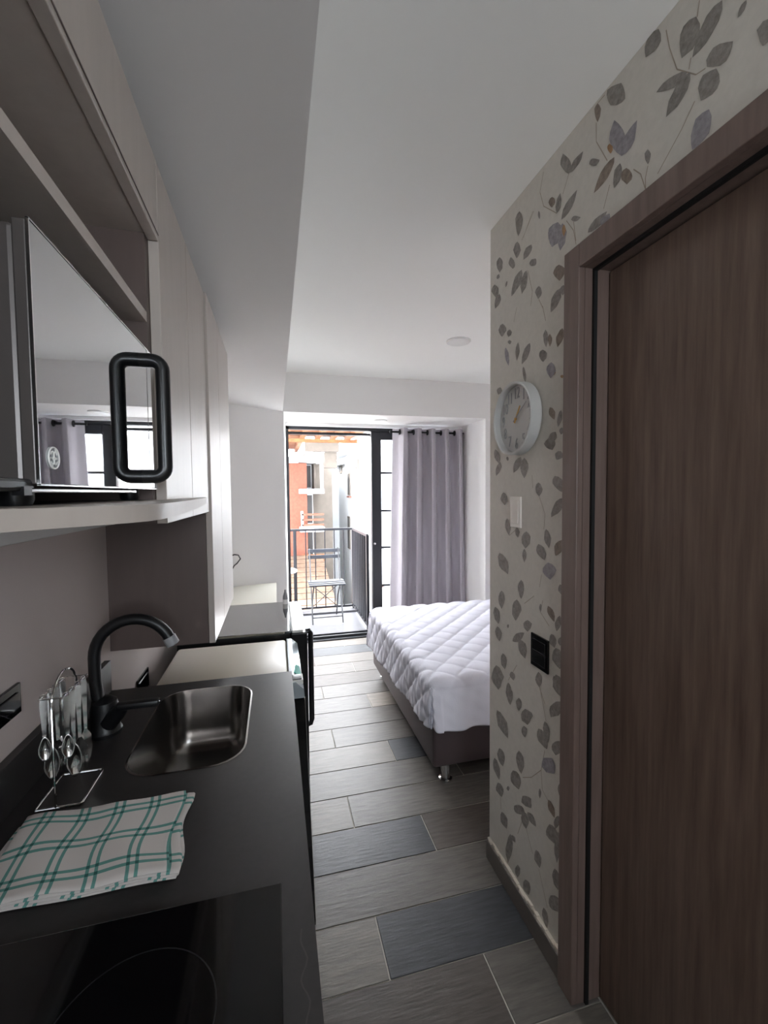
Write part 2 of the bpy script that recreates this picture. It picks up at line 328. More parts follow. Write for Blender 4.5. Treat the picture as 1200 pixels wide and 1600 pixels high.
# wallpaper print: flat leaves and stems printed on the wall
LEAVES=[(0.772,2.393,0.804,2.366,0.016,0.021,0),(0.738,2.401,0.751,2.373,0.007,0.008,0),(0.688,2.332,0.717,2.283,0.019,0.025,0),(0.638,2.309,0.694,2.263,0.013,0.018,0),(0.664,2.219,0.617,2.219,-0.012,-0.022,0),(0.646,2.2,0.675,2.168,0.017,0.021,0),(0.658,2.139,0.69,2.09,0.017,0.019,1),(0.704,2.246,0.775,2.269,0.007,0.015,0),(0.698,2.241,0.75,2.199,0.012,0.016,0),(0.596,2.265,0.61,2.25,0.004,0.006,0),(0.561,2.199,0.568,2.164,0.012,0.015,0),(0.903,2.35,0.871,2.373,-0.026,-0.031,0),(0.947,2.392,0.946,2.346,0.012,0.01,2),(0.867,2.208,0.891,2.307,-0.026,-0.016,1),(0.867,2.208,0.824,2.253,-0.014,-0.015,1),(0.905,2.264,0.901,2.238,0.009,0.006,3),(0.889,2.222,0.956,2.183,0.013,0.014,2),(0.871,2.195,0.888,2.15,0.012,0.01,0),(0.852,2.171,0.85,2.133,0.018,0.012,2),(0.794,2.169,0.793,2.137,0.008,0.006,0),(0.974,2.266,0.937,2.25,-0.006,-0.012,0),(1.163,2.379,1.109,2.404,-0.016,-0.016,2),(1.054,2.297,1.08,2.37,-0.021,-0.012,0),(1.049,2.297,0.997,2.315,-0.01,-0.011,0),(1.127,2.284,1.127,2.254,0.017,0.01,2),(1.104,2.224,1.089,2.27,-0.012,-0.009,0),(1.083,2.194,1.019,2.233,-0.013,-0.012,0),(1.042,2.17,1.004,2.153,-0.002,-0.008,0),(1.099,2.197,1.125,2.142,0.037,0.026,1),(1.077,2.181,1.087,2.112,0.021,0.013,1),(1.072,2.175,1.072,2.142,0.008,0.005,3),(1.191,2.284,1.187,2.257,0.006,0.003,0),(1.414,2.35,1.406,2.407,-0.041,-0.025,0),(1.298,2.349,1.305,2.273,0.023,0.014,0),(1.474,2.398,1.474,2.346,0.011,0.006,0),(0.976,2.098,0.91,2.111,-0.011,-0.013,0),(0.925,2.081,0.902,2.101,-0.015,-0.014,1),(1.31,2.259,1.314,2.207,0.022,0.012,0),(1.229,2.206,1.274,2.182,0.016,0.013,0),(1.337,2.185,1.351,2.231,-0.02,-0.009,0),(1.232,2.142,1.205,2.151,-0.017,-0.014,0),(1.426,2.269,1.426,2.215,0.023,0.012,0),(1.442,2.2,1.431,2.213,-0.011,-0.006,0),(1.283,2.156,1.346,2.098,0.021,0.014,0),(1.257,2.141,1.282,2.078,0.019,0.01,0),(1.463,2.191,1.452,2.139,0.027,0.011,0),(1.426,2.141,1.458,2.102,0.02,0.012,0),(1.375,2.163,1.385,2.145,0.006,0.004,0),(1.188,2.061,1.191,2.023,0.017,0.008,0),(1.093,2.077,1.089,2.03,0.027,0.012,2),(1.085,2.008,1.128,1.958,0.018,0.012,0),(1.072,2.011,1.075,1.984,0.013,0.006,0),(1.404,2.029,1.409,1.985,0.026,0.01,0),(1.354,1.991,1.364,1.969,0.015,0.007,0),(1.359,1.957,1.354,1.941,0.012,0.003,0),(1.43,1.976,1.479,1.879,0.037,0.015,1),(1.383,1.94,1.363,1.871,0.014,0.004,1),(1.303,1.931,1.311,1.873,0.013,0.005,0),(1.234,1.906,1.28,1.852,0.017,0.009,0),(1.271,1.843,1.258,1.787,0.01,0.002,0),(1.153,1.918,1.149,1.865,0.013,0.004,0),(1.131,1.898,1.131,1.861,0.01,0.004,2),(1.074,1.894,1.096,1.848,0.016,0.008,2),(1.167,1.864,1.163,1.826,0.022,0.006,0),(1.123,1.814,1.126,1.768,0.021,0.007,1),(1.112,1.79,1.112,1.773,0.008,0.003,3),(1.082,1.763,1.065,1.757,0.001,-0.004,3),(1.419,1.811,1.434,1.788,0.019,0.007,0),(1.128,1.685,1.107,1.645,0.014,-0.001,2),(1.077,1.667,1.09,1.621,0.011,0.003,0),(1.1,1.609,1.134,1.579,0.016,0.008,0),(1.073,1.618,1.076,1.598,0.01,0.002,0),(1.136,1.595,1.115,1.558,0.027,-0.003,0),(1.076,1.551,1.095,1.528,0.017,0.007,0),(1.456,1.594,1.424,1.537,0.021,-0.001,0),(1.371,1.56,1.364,1.544,0.008,-0.001,0),(1.282,1.552,1.328,1.501,0.02,0.006,0),(1.263,1.547,1.262,1.481,0.025,0.001,0),(1.416,1.544,1.447,1.495,0.018,0.003,0),(1.184,1.465,1.178,1.421,0.018,-0.001,0),(1.104,1.482,1.064,1.434,0.022,-0.006,0),(1.064,1.419,1.118,1.361,0.018,0.007,0),(1.393,1.435,1.385,1.389,0.025,-0.001,0),(1.471,1.379,1.407,1.295,0.038,-0.009,0),(1.37,1.344,1.355,1.284,0.017,-0.003,0),(1.306,1.318,1.299,1.282,0.014,-0.002,0),(1.248,1.308,1.253,1.251,0.028,-0.002,0),(1.26,1.25,1.259,1.204,0.012,-0.002,0),(1.143,1.324,1.127,1.267,0.016,-0.003,0),(1.182,1.274,1.148,1.228,0.021,-0.007,0),(1.067,1.299,1.096,1.249,0.021,0.002,2),(1.132,1.224,1.12,1.174,0.031,-0.008,1),(1.422,1.214,1.361,1.146,0.03,-0.012,0),(1.278,1.143,1.277,1.078,0.02,-0.004,0),(1.406,1.079,1.405,1.011,0.023,-0.006,0),(1.075,1.17,1.06,1.139,0.013,-0.005,0),(1.304,1.071,1.31,0.995,0.03,-0.007,0),(1.453,1.007,1.428,0.949,0.024,-0.009,0),(1.168,1.09,1.168,1.063,0.007,-0.002,0),(1.13,1.093,1.098,1.053,0.013,-0.007,2),(1.074,1.079,1.088,1.028,0.014,-0.003,0),(1.238,1.019,1.238,0.98,0.025,-0.007,0),(1.33,0.917,1.257,0.971,-0.014,-0.007,0),(1.283,0.94,1.25,0.886,0.024,-0.013,0),(1.36,0.969,1.36,0.954,0.007,-0.003,0),(1.436,0.938,1.42,0.887,0.023,-0.009,0),(1.113,1.013,1.097,0.976,0.018,-0.008,0),(1.068,1.018,1.072,0.991,0.012,-0.003,0),(1.092,0.978,1.071,0.922,0.027,-0.013,0),(1.396,0.851,1.381,0.797,0.023,-0.011,0),(1.444,0.788,1.427,0.701,0.045,-0.021,0),(1.337,0.807,1.322,0.782,0.017,-0.009,0),(1.358,0.759,1.35,0.692,0.02,-0.01,0),(1.177,0.872,1.171,0.823,0.017,-0.008,0),(1.101,0.89,1.06,0.85,0.016,-0.012,0),(1.351,0.747,1.343,0.684,0.02,-0.01,0),(1.09,0.899,1.067,0.843,0.024,-0.014,0),(1.287,0.737,1.287,0.69,0.019,-0.009,0),(1.25,0.717,1.235,0.67,0.034,-0.02,0),(1.257,0.655,1.249,0.619,0.017,-0.011,0),(1.067,0.829,1.112,0.759,0.027,-0.003,0),(1.438,0.619,1.358,0.555,0.029,-0.022,0),(1.142,0.731,1.123,0.673,0.017,-0.011,0),(1.174,0.691,1.129,0.65,0.023,-0.019,0),(1.071,0.71,1.087,0.656,0.027,-0.011,0),(1.147,0.612,1.092,0.597,0.027,-0.03,1),(1.419,0.484,1.392,0.43,0.028,-0.02,0),(1.456,0.424,1.418,0.362,0.022,-0.016,0),(1.286,0.553,1.27,0.481,0.026,-0.017,0),(1.324,0.459,1.285,0.416,0.033,-0.028,0),(1.357,0.38,1.353,0.364,0.01,-0.008,0),(1.428,0.346,1.4,0.308,0.025,-0.02,0),(1.165,0.502,1.164,0.47,0.007,-0.005,0),(1.069,0.582,1.059,0.541,0.011,-0.008,0),(1.121,0.497,1.09,0.462,0.013,-0.012,2),(1.073,0.482,1.084,0.433,0.016,-0.011,0),(1.262,0.41,1.211,0.404,0.023,-0.026,0),(1.315,0.337,1.246,0.357,0.016,-0.025,0),(1.254,0.36,1.239,0.312,0.023,-0.019,0),(1.232,0.376,1.183,0.363,0.014,-0.016,0),(1.455,0.202,1.399,0.14,0.044,-0.041,0),(1.4,0.252,1.364,0.214,0.023,-0.022,0),(1.339,0.216,1.355,0.092,0.023,-0.018,0),(1.331,0.218,1.306,0.21,0.012,-0.012,0),(1.114,0.425,1.089,0.383,0.025,-0.024,0),(1.072,0.434,1.077,0.333,0.016,-0.013,0),(1.182,0.287,1.162,0.243,0.018,-0.017,0),(1.29,0.144,1.29,0.096,0.017,-0.015,0),(1.244,0.132,1.222,0.097,0.022,-0.024,0),(1.088,0.307,1.07,0.255,0.018,-0.018,0),(1.105,0.207,1.063,0.193,0.026,-0.034,0),(1.141,0.133,1.121,0.084,0.014,-0.017,0)]
STEMS=[[(0.754,2.373),(0.745,2.329),(0.727,2.272)],[(0.682,2.355),(0.686,2.329)],[(0.701,2.248),(0.697,2.266)],[(0.687,2.178),(0.714,2.147),(0.768,2.1)],[(0.923,2.391),(0.947,2.392)],[(0.951,2.349),(0.95,2.303),(0.912,2.23)],[(0.903,2.168),(0.922,2.124)],[(1.054,2.297),(1.078,2.26)],[(1.169,2.383),(1.186,2.336),(1.167,2.283),(1.104,2.224)],[(1.223,2.303),(1.276,2.253)],[(1.062,2.179),(1.032,2.136),(1.021,2.093)],[(0.798,2.088),(0.799,2.113),(0.793,2.134)],[(0.832,2.154),(0.812,2.13),(0.798,2.088)],[(0.727,2.272),(0.686,2.225),(0.667,2.219)],[(1.218,2.3),(1.284,2.249)],[(1.169,1.994),(1.153,1.944)],[(1.249,2.137),(1.223,2.061),(1.231,2.019)],[(1.313,2.048),(1.331,2.007)],[(1.188,2.021),(1.165,1.983)],[(1.032,2.159),(1.022,2.103)],[(1.178,1.421),(1.149,1.369),(1.154,1.323)],[(1.355,1.284),(1.306,1.311)],[(1.219,1.489),(1.213,1.448)],[(1.203,1.106),(1.258,1.068)],[(1.168,1.063),(1.157,1.103)],[(1.168,1.063),(1.124,1.033)],[(1.302,0.844),(1.358,0.767)],[(1.171,0.823),(1.142,0.785)],[(1.164,1.182),(1.174,1.14)],[(1.334,1.405),(1.307,1.377)],[(1.169,0.827),(1.136,0.735)],[(1.141,0.639),(1.159,0.565),(1.212,0.507),(1.262,0.474)],[(1.159,0.565),(1.152,0.507),(1.12,0.49)],[(1.239,0.312),(1.202,0.257)],[(1.168,0.237),(1.122,0.151)],[(1.291,0.254),(1.261,0.329)],[(1.409,0.302),(1.405,0.258)]]

lm = MB()
def leaf(b, t, h, mi, x=.7893):
    b, t, h = Vector((0,)+b), Vector((0,)+t), Vector((0,)+h)
    prof = ((0,.0),(.12,.55),(.3,.92),(.5,1.),(.7,.78),(.87,.38),(1,0))
    jl = [random.uniform(.85,1.12) for _ in prof]; jr = [random.uniform(.85,1.12) for _ in prof]
    L = [b+(t-b)*s+h*w*q for (s,w),q in zip(prof,jl)]; R_ = [b+(t-b)*s-h*w*q for (s,w),q in zip(prof,jr)]
    P = L+R_[-2:0:-1]
    vs = [lm.bm.verts.new((x, p.y, p.z)) for p in P]
    f = lm.bm.faces.new(vs); f.material_index = mi
def ok_zone(y, z): return z < 2.395 and y < 1.493 and not (y < 1.045 and z < 2.075)
cnt = 0
for (a,b,c,d,e,f,t) in LEAVES:
    if ok_zone(max(a,c)+abs(e), max(b,d)) and ok_zone(min(a,c), min(b,d)):
        leaf((a,b),(c,d),(e,f), t, .7893-.00001*(cnt % 20)); cnt += 1
for k in range(46):      # the print goes on above and beyond the door
    cy, cz = random.choice([(random.uniform(.1,.55), random.uniform(2.12,2.36)), (random.uniform(-1.25,.05), random.uniform(.1,2.35))])
    ang = random.uniform(0, 2*PI); L_ = random.uniform(.03,.06); w = random.uniform(.010,.017)
    dy, dz = math.cos(ang)*L_, math.sin(ang)*L_
    if max(cz, cz+dz) < 2.39 and (cy > .1 or max(cy, cy+dy) < .09) and min(cz, cz+dz) > (2.08 if cy > .05 else .05):
        leaf((cy,cz),(cy+dy,cz+dz),(-dz/L_*w,dy/L_*w), random.choice((0,0,0,1,2)), .7890-.00001*k)
for st in STEMS:
    for p, q in zip(st, st[1:]):
        v = Vector((q[0]-p[0], q[1]-p[1])); 
        if v.length < 1e-4: continue
        nn = Vector((-v.y, v.x)).normalized()*.0011
        if ok_zone(max(p[0],q[0]), max(p[1],q[1])) and ok_zone(min(p[0],q[0]), min(p[1],q[1])):
            vs = [lm.bm.verts.new((.7895, c[0]+s*nn.x, c[1]+s*nn.y)) for c, s in ((p,1),(p,-1),(q,-1),(q,1))]
            lm.bm.faces.new(vs).material_index = 4
wl = lm.build('wallpaper_print', LEAFM+[STEMM], parent=wall_r); wl['kind'] = 'stuff'; wl['label'] = 'printed grey and brown leaves with thin stems'

# door
door = thing('door_1', (.84, .55, 0), None, None); door['kind'] = 'structure'; door['label'] = 'dark walnut veneer door in a taupe wood frame'
MB().box(.771, .79, .985, 1.045, 0, 2.075, bev=.002).build('casing_side', FRAMEW, door)
MB().box(.771, .79, .125, .185, 0, 2.075, bev=.002).build('casing_side', FRAMEW, door)
MB().box(.771, .79, .185, .985, 2.015, 2.075, bev=.002).build('casing_head', FRAMEW, door)
MB().box(.79, .91, .985, 1.04, 0, 2.07).build('jamb', FRAMEW, door)
MB().box(.79, .91, .125, .185, 0, 2.07).build('jamb', FRAMEW, door)
MB().box(.79, .91, .185, .985, 2.015, 2.07).build('jamb_head', FRAMEW, door)
MB().box(.812, .822, .977, .985, 0, 2.015).box(.812, .822, .185, .977, 2.007, 2.015).build('rubber_seal', LINEG, door)
leafd = MB().box(.862, .90, .188, .981, .008, 2.010, bev=.0015).build('door_leaf', DOORW, door)
h = MB().lathe([(.026,0),(.026,-.006),(.010,-.008),(.010,-.05)], (.862,.245,1.0), 'x', 20)
h.tube([(.816,.245,1.0),(.812,.26,1.0),(.812,.36,1.0)], .009, 10); h.build('handle', STEEL, leafd, smooth=True)

# balcony door: black aluminium sliding door
win = thing('window_1', (.97, 4.2, 0), None, None); win['kind'] = 'structure'; win['label'] = 'black framed sliding balcony door, left half open'
MB().box(.103, .128, 4.14, 4.30, .03, 2.062).build('frame_jamb', FRAMEB, win)
MB().box(1.82, 1.845, 4.14, 4.30, .03, 2.062).build('frame_jamb', FRAMEB, win)
MB().box(.103, 1.845, 4.14, 4.21, 2.035, 2.062).build('frame_head', FRAMEB, win)
MB().box(.128, .935, 4.22, 4.29, 2.000, 2.022).build('head_track', FRAMEB, win)
MB().box(.103, 1.845, 4.15, 4.30, -.002, .012).box(.103, 1.845, 4.19, 4.215, .012, .035).box(.103, 1.845, 4.265, 4.29, .012, .035).build('threshold_track', FRAMEB, win)
MB().box(.922, 1.02, 4.17, 4.235, .02, 2.036, bev=.004).build('sash_stile', FRAMEB, win)
MB().box(1.775, 1.82, 4.17, 4.235, .02, 2.036).build('sash_stile', FRAMEB, win)
MB().box(1.02, 1.775, 4.17, 4.235, 1.955, 2.036).build('sash_head', FRAMEB, win)
MB().box(1.02, 1.775, 4.17, 4.235, .035, .115).build('sash_foot', FRAMEB, win)
zs = [.115, .503, .886, 1.253, 1.63, 1.955]
for z in zs[1:-1]: MB().box(1.02, 1.775, 4.185, 4.215, z-.011, z+.011).build('muntin', FRAMEB, win)
for a, b in zip(zs, zs[1:]): MB().box(1.02, 1.775, 4.197, 4.201, a, b).build('pane', GLASS, win)
MB().lathe([(.012,0),(.012,-.008),(.006,-.012)], (.945,4.17,.93), 'y', 12).build('latch', SILVER, win, smooth=True)

# unseen small window, added behind the camera to let in fill light
w2 = thing('fill_window', (.38, -1.38, 1.36), None, None); w2['kind'] = 'structure'; w2['label'] = 'small unseen window added behind the camera for fill light'
for a in ((.11,.13,1.36,1.9),(.63,.65,1.36,1.9),(.13,.63,1.36,1.38),(.13,.63,1.88,1.9)): MB().box(a[0], a[1], -1.41, -1.36, a[2], a[3]).build('frame_bar', FRAMEB, w2)
MB().box(.13, .63, -1.388, -1.384, 1.38, 1.88).build('pane', GLASS, w2)

# ================================================================== KITCHEN
cab = thing('base_cabinet', (-.21, .3, 0), 'taupe base cabinet carrying the dark stone countertop', 'cabinet')
MB().box(-.455, .012, -.93, 1.305, .09, .108).box(-.455, -.44, -.93, 1.305, .108, .858).box(-.44, .012, -.93, -.912, .108, .858).box(-.44, .012, 1.287, 1.305, .108, .858).box(-.44, .012, .60, .618, .108, .858).build('carcass', LAM_SHADE, cab)
MB().box(-.44, -.02, -.92, 1.30, 0, .09).build('plinth', BLACKM, cab)
for k in range(4):
    y0 = -.928+k*.558
    d = MB().box(.012, .030, y0+.002, y0+.556, .1, .855, bev=.001).build('door', LAM, cab)
    MB().box(.0302, .036, y0+.05, y0+.506, .835, .85).build('handle', BLACKM, d)
# countertop with a sink cut-out
SX0, SX1, SY0, SY1, SR = -.302, -.074, .893, 1.262, .065
ct = MB(); bm = ct.bm
def loop_edges(pts):
    vs = [bm.verts.new(p) for p in pts]; return vs, [bm.edges.new((vs[i], vs[(i+1) % len(vs)])) for i in range(len(vs))]
CX0, CX1, CY0, CY1 = -.465, .037, -.95, 1.32
ov, oe = loop_edges([(CX0,CY0,.9),(CX1,CY0,.9),(CX1,CY1,.9),(CX0,CY1,.9)])
iv, ie = loop_edges(rrect(SX0, SX1, SY0, SY1, SR, .9))
bmesh.ops.triangle_fill(bm, use_beauty=True, edges=oe+ie)
for f in [f for f in bm.faces if all(v in iv for v in f.verts)]: bm.faces.remove(f)
for vs in (ov, iv):
    lo = [bm.verts.new((v.co.x, v.co.y, .86)) for v in vs]
    for i in range(len(vs)):
        j = (i+1) % len(vs); bm.faces.new((vs[i], vs[j], lo[j], lo[i]))
ctop = ct.build('countertop', STONE)
tag(ctop, 'long dark grey stone countertop with an inset sink', 'countertop')
MB().box(-.465, -.449, -.95, 1.32, .9, .985, bev=.001).build('upstand', STONE, ctop)
vp = [(.021+.003*math.sin(t*9)+.0015*math.sin(t*23), .40+.012*t*1.0) for t in [k*.6 for k in range(18)]]
vm = MB()
for (xa,ya),(xb,yb) in zip(vp, vp[1:]):
    w = .0009
    vm.bm.faces.new([vm.bm.verts.new(c) for c in ((xa-w,ya,.9003),(xa+w,ya,.9003),(xb+w,yb,.9003),(xb-w,yb,.9003))])
v_ = vm.build('stone_vein', VEIN, ctop)

sink = thing('sink', (-.19, 1.08, .72), 'brushed stainless steel sink bowl set into the dark countertop', 'sink')
def RR(ins, z, r): return rrect(SX0+ins, SX1-ins, SY0+ins, SY1-ins, max(r, .02), z)
MB().loft([RR(-.003,.9006,SR+.003), RR(.0008,.9012,SR), RR(.0012,.898,SR), RR(.003,.885,SR), RR(.010,.80,SR-.005), RR(.016,.765,SR-.012), RR(.030,.748,SR-.025), RR(.06,.744,.03), RR(.09,.742,.02)], cap1=True).build('bowl', STEEL, sink, smooth=True, angle=60, fix=True)
MB().lathe([(.0,.7435),(.018,.7435),(.022,.746),(.038,.7475),(.041,.7445)], (-.19,1.0,0), 'z', 28).build('drain', CHROME, sink, smooth=True)

fa = thing('faucet', (-.385, 1.085, .9), 'matte black gooseneck kitchen faucet beside the sink', 'faucet')
MB().lathe([(.0,.9005),(.033,.9005),(.034,.908),(.030,.914),(.029,.955),(.025,.974),(.012,.984),(0,.986)], (-.385,1.085,0), 'z', 24).build('body', BLACKM, fa, smooth=True)
neck = [(-.388,1.085,.95),(-.398,1.085,.985),(-.402,1.085,1.02),(-.402,1.085,1.075)]+arc((-.321,1.075), .081, PI, .12*PI, 16, lambda a,b: (a,1.085,b))[1:]
MB().tube(neck, .0125, 14).build('neck', BLACKM, fa, smooth=True)
e = neck[-1]; e0 = neck[-2]; dv = (Vector(e)-Vector(e0)).normalized()
MB().tube([Vector(e)-dv*.004, Vector(e)+dv*.016, Vector(e)+dv*.018], [.0145,.0145,.011], 14).build('spout_tip', GREYP, fa, smooth=True)
lv = MB().tube([(-.372,1.068,.93),(-.350,1.058,.955),(-.335,1.05,.972)], [.019,.017,.012], 12)
lv.box(-.348, -.262, 1.034, 1.056, .968, .983, bev=.005); lv.build('lever', BLACKM, fa, smooth=True)
MB().lathe([(.0045,0),(.0045,.002)], (-.262,1.046,.977), 'x', 10).build('lever_cap', CHROME, fa)

hob = thing('cooktop', (-.21, .31, .9), 'black glass cooktop set flush in the near end of the countertop', 'cooktop')
MB().box(-.44, -.003, .03, .589, .9002, .9055, bev=.0015).build('glass_plate', BLACKG, hob)
for c, r in (((-.152,.455),.082), ((-.32,.42),.062), ((-.14,.19),.062), ((-.32,.18),.082)):
    pts = [(c[0]+r*math.cos(a*PI/28), c[1]+r*math.sin(a*PI/28)) for a in range(56)]
    rm = MB()
    R0 = [rm.bm.verts.new((x, y, .9057)) for x, y in pts]; R1 = [rm.bm.verts.new((c[0]+(x-c[0])*(1-.0016/r), c[1]+(y-c[1])*(1-.0016/r), .9057)) for x, y in pts]
    for j in range(56): rm.bm.faces.new((R0[j], R0[(j+1)%56], R1[(j+1)%56], R1[j]))
    rm.build('cooking_ring', RINGM, hob)

# wall cabinets
u1 = thing('open_wall_cabinet', (-.33, .55, 1.41), 'open greige wall cabinet with shelves holding the microwave', 'cabinet')
MB().box(-.465, -.208, .25, .268, 1.4305, 2.02).build('side_panel', LAM_SHADE, u1)
MB().box(-.465, -.208, .832, .85, 1.4305, 2.02).build('side_panel', LAM_SHADE, u1)
MB().box(-.465, -.457, .268, .832, 1.4305, 2.02).build('back_panel', LAM_SHADE, u1)
MB().box(-.457, -.208, .268, .832, 1.735, 1.752).build('shelf', LAM, u1)
MB().box(-.457, -.208, .268, .832, 1.885, 1.902).build('shelf', LAM, u1)
MB().box(-.465, -.208, .25, .85, 2.004, 2.02).build('top_panel', LAM_SHADE, u1)
fl = MB().box(-.207, -.19, .251, .849, 1.882, 2.02, bev=.001).build('flap_door', LAM, u1)
MB().box(-.1895, -.1885, .252, .848, 1.8905, 1.8925).build('edge_line', LAM_SHADE, fl)
ctrl = [(-.465,.25),(-.30,.25),(-.245,.272),(-.205,.315),(-.183,.355),(-.148,.401),(-.128,.428),(-.117,.452),(-.112,.485),(-.1125,.52),(-.1175,.62),(-.127,.735),(-.139,.87),(-.152,1.0),(-.168,1.14),(-.187,1.3),(-.1885,1.303),(-.1885,.852),(-.465,.852)]
MB().prism([(x,y,1.4145) for x,y in ctrl], (0,0,.016)).build('bowed_shelf', LAM, u1, smooth=True, angle=25)
MB().box(-.465, -.435, .25, 1.366, 1.357, 1.398, bev=.002).build('under_light_batten', WHITEP, u1)
def two_door(name, y0, y1, z0, z1, xf, gap, label):
    u = thing(name, (-.33, (y0+y1)/2, z0), label, 'cabinet')
    MB().box(-.465, xf-.018, y0, y1, z0+.002, z1).build('carcass', LAM_SHADE, u)
    MB().box(xf-.0175, xf, y0+.002, gap-.0015, z0, z1-.002, bev=.0012).build('door', LAM, u)
    MB().box(xf-.0175, xf, gap+.0015, y1-.001, z0, z1-.002, bev=.0012).build('door', LAM, u)
    return u
two_door('wall_cabinet', .85, 1.365, 1.387, 2.022, -.19, 1.104, 'two-door greige wall cabinet right of the microwave')
two_door('tall_wall_cabinet', 1.367, 1.95, .992, 2.026, -.184, 1.61, 'taller two-door greige wall cabinet hanging lowest, above the appliances')

mw = thing('microwave', (-.33, .64, 1.4305), 'mirror-fronted microwave with a black loop handle on the bowed shelf', 'microwave')
MB().box(-.45, -.213, .444, .832, 1.449, 1.674, bev=.004).build('shell', MWBODY, mw)
d = MB().box(-.2125, -.2026, .442, .787, 1.450, 1.676, bev=.001).build('door_frame', MWBODY, mw)
MB().box(-.2025, -.200, .4425, .787, 1.4505, 1.6755).build('door_glass', MIRROR, d)
MB().box(-.2125, -.200, .789, .834, 1.450, 1.676, bev=.0012).build('control_panel', MIRROR, mw)
MB().box(-.2018, -.1994, .4408, .4424, 1.449, 1.677).box(-.2018, -.1994, .4408, .834, 1.6761, 1.6775).box(-.2018, -.1994, .4408, .834, 1.4485, 1.4499).build('silver_edge', SILVER, mw)
hp = [(-.2,1.648),(-.188,1.648)]+arc((-.183,1.633), .015, PI/2, 0, 6, lambda a,b:(a,b))[0:]+arc((-.183,1.483), .015, 0, -PI/2, 6, lambda a,b:(a,b))+[(-.188,1.468),(-.2,1.468)]
MB().tube([(x,.752,z) for x,z in hp], .0108, 12).build('handle', BLACKP, d, smooth=True)
# round emblem: ring and looped monogram
lg = MB(); cy, cz = .467, 1.4745
lg.tube([(-.1992, cy+.0098*math.cos(a*PI/16), cz+.0098*math.sin(a*PI/16)) for a in range(32)], .0008, 6, closed=True)
for s in (-1, 1):
    lg.tube([(-.1992, cy+s*(.0028+.0026*math.cos(a*PI/8)), cz+.0030+.0030*math.sin(a*PI/8)) for a in range(13)], .0007, 6)
    lg.tube([(-.1992, cy+s*(.0028+.0024*math.cos(a*PI/8)), cz-.0034-.0026*math.sin(a*PI/8)) for a in range(13)], .0007, 6)
lg.tube([(-.1992, cy-.006, cz-.0002), (-.1992, cy+.006, cz-.0002)], .0006, 6)
for k in range(4):
    a = PI/4+k*PI/2; lg.tube([(-.1992, cy+.0062*math.cos(a), cz+.0062*math.sin(a)), (-.1992, cy+.0088*math.cos(a+.5), cz+.0088*math.sin(a+.5))], .0006, 6)
lg.build('emblem', WHITEP, d)
for x, y in ((-.235,.475),(-.235,.80),(-.42,.475),(-.42,.80)):
    MB().lathe([(.012,1.4306),(.014,1.436),(.014,1.4495)], (x,y,0), 'z', 14).build('foot', BLACKP, mw, smooth=True)
MB().box(-.216, -.206, .428, .735, 1.4425, 1.4465, bev=.001).build('base_rail', SILVER, mw)
MB().box(-.25, -.206, .39, .445, 1.4435, 1.4545, bev=.003).box(-.213,-.204,.425,.437,1.440,1.4475).build('hinge_bracket', BLACKP, mw)

# ------------------------------------------------------------------ cutlery stand and cutlery
rk = thing('cutlery_stand', (-.375, .886, .9), 'chrome wire cutlery stand with a loop handle on the countertop', 'stand')
R_ = .0021
MB().tube([(-.408,.838,.9022),(-.341,.838,.9022),(-.339,.842,.9022),(-.339,.932,.9022),(-.342,.936,.9022),(-.405,.936,.9022),(-.409,.932,.9022),(-.409,.842,.9022)], R_, 8, closed=True).build('base_wire', CHROME, rk, smooth=True)
MB().tube([(-.378,.838,.9022),(-.378,.838,1.075)]+arc((.887,1.075), .049, PI, 0, 14, lambda a,b:(-.378,a,b))[1:]+[(-.378,.936,.9022)], R_, 8).build('arch_wire', CHROME, rk, smooth=True)
MB().tube([(-.361,.836,1.0935),(-.361,.938,1.0935)], .0013, 6).tube([(-.396,.836,1.0935),(-.396,.938,1.0935)], .0013, 6).tube([(-.396,.838,1.0935),(-.361,.838,1.0935)], .0013, 6).tube([(-.396,.936,1.0935),(-.361,.936,1.0935)], .0013, 6).build('hanging_bars', CHROME, rk, smooth=True)
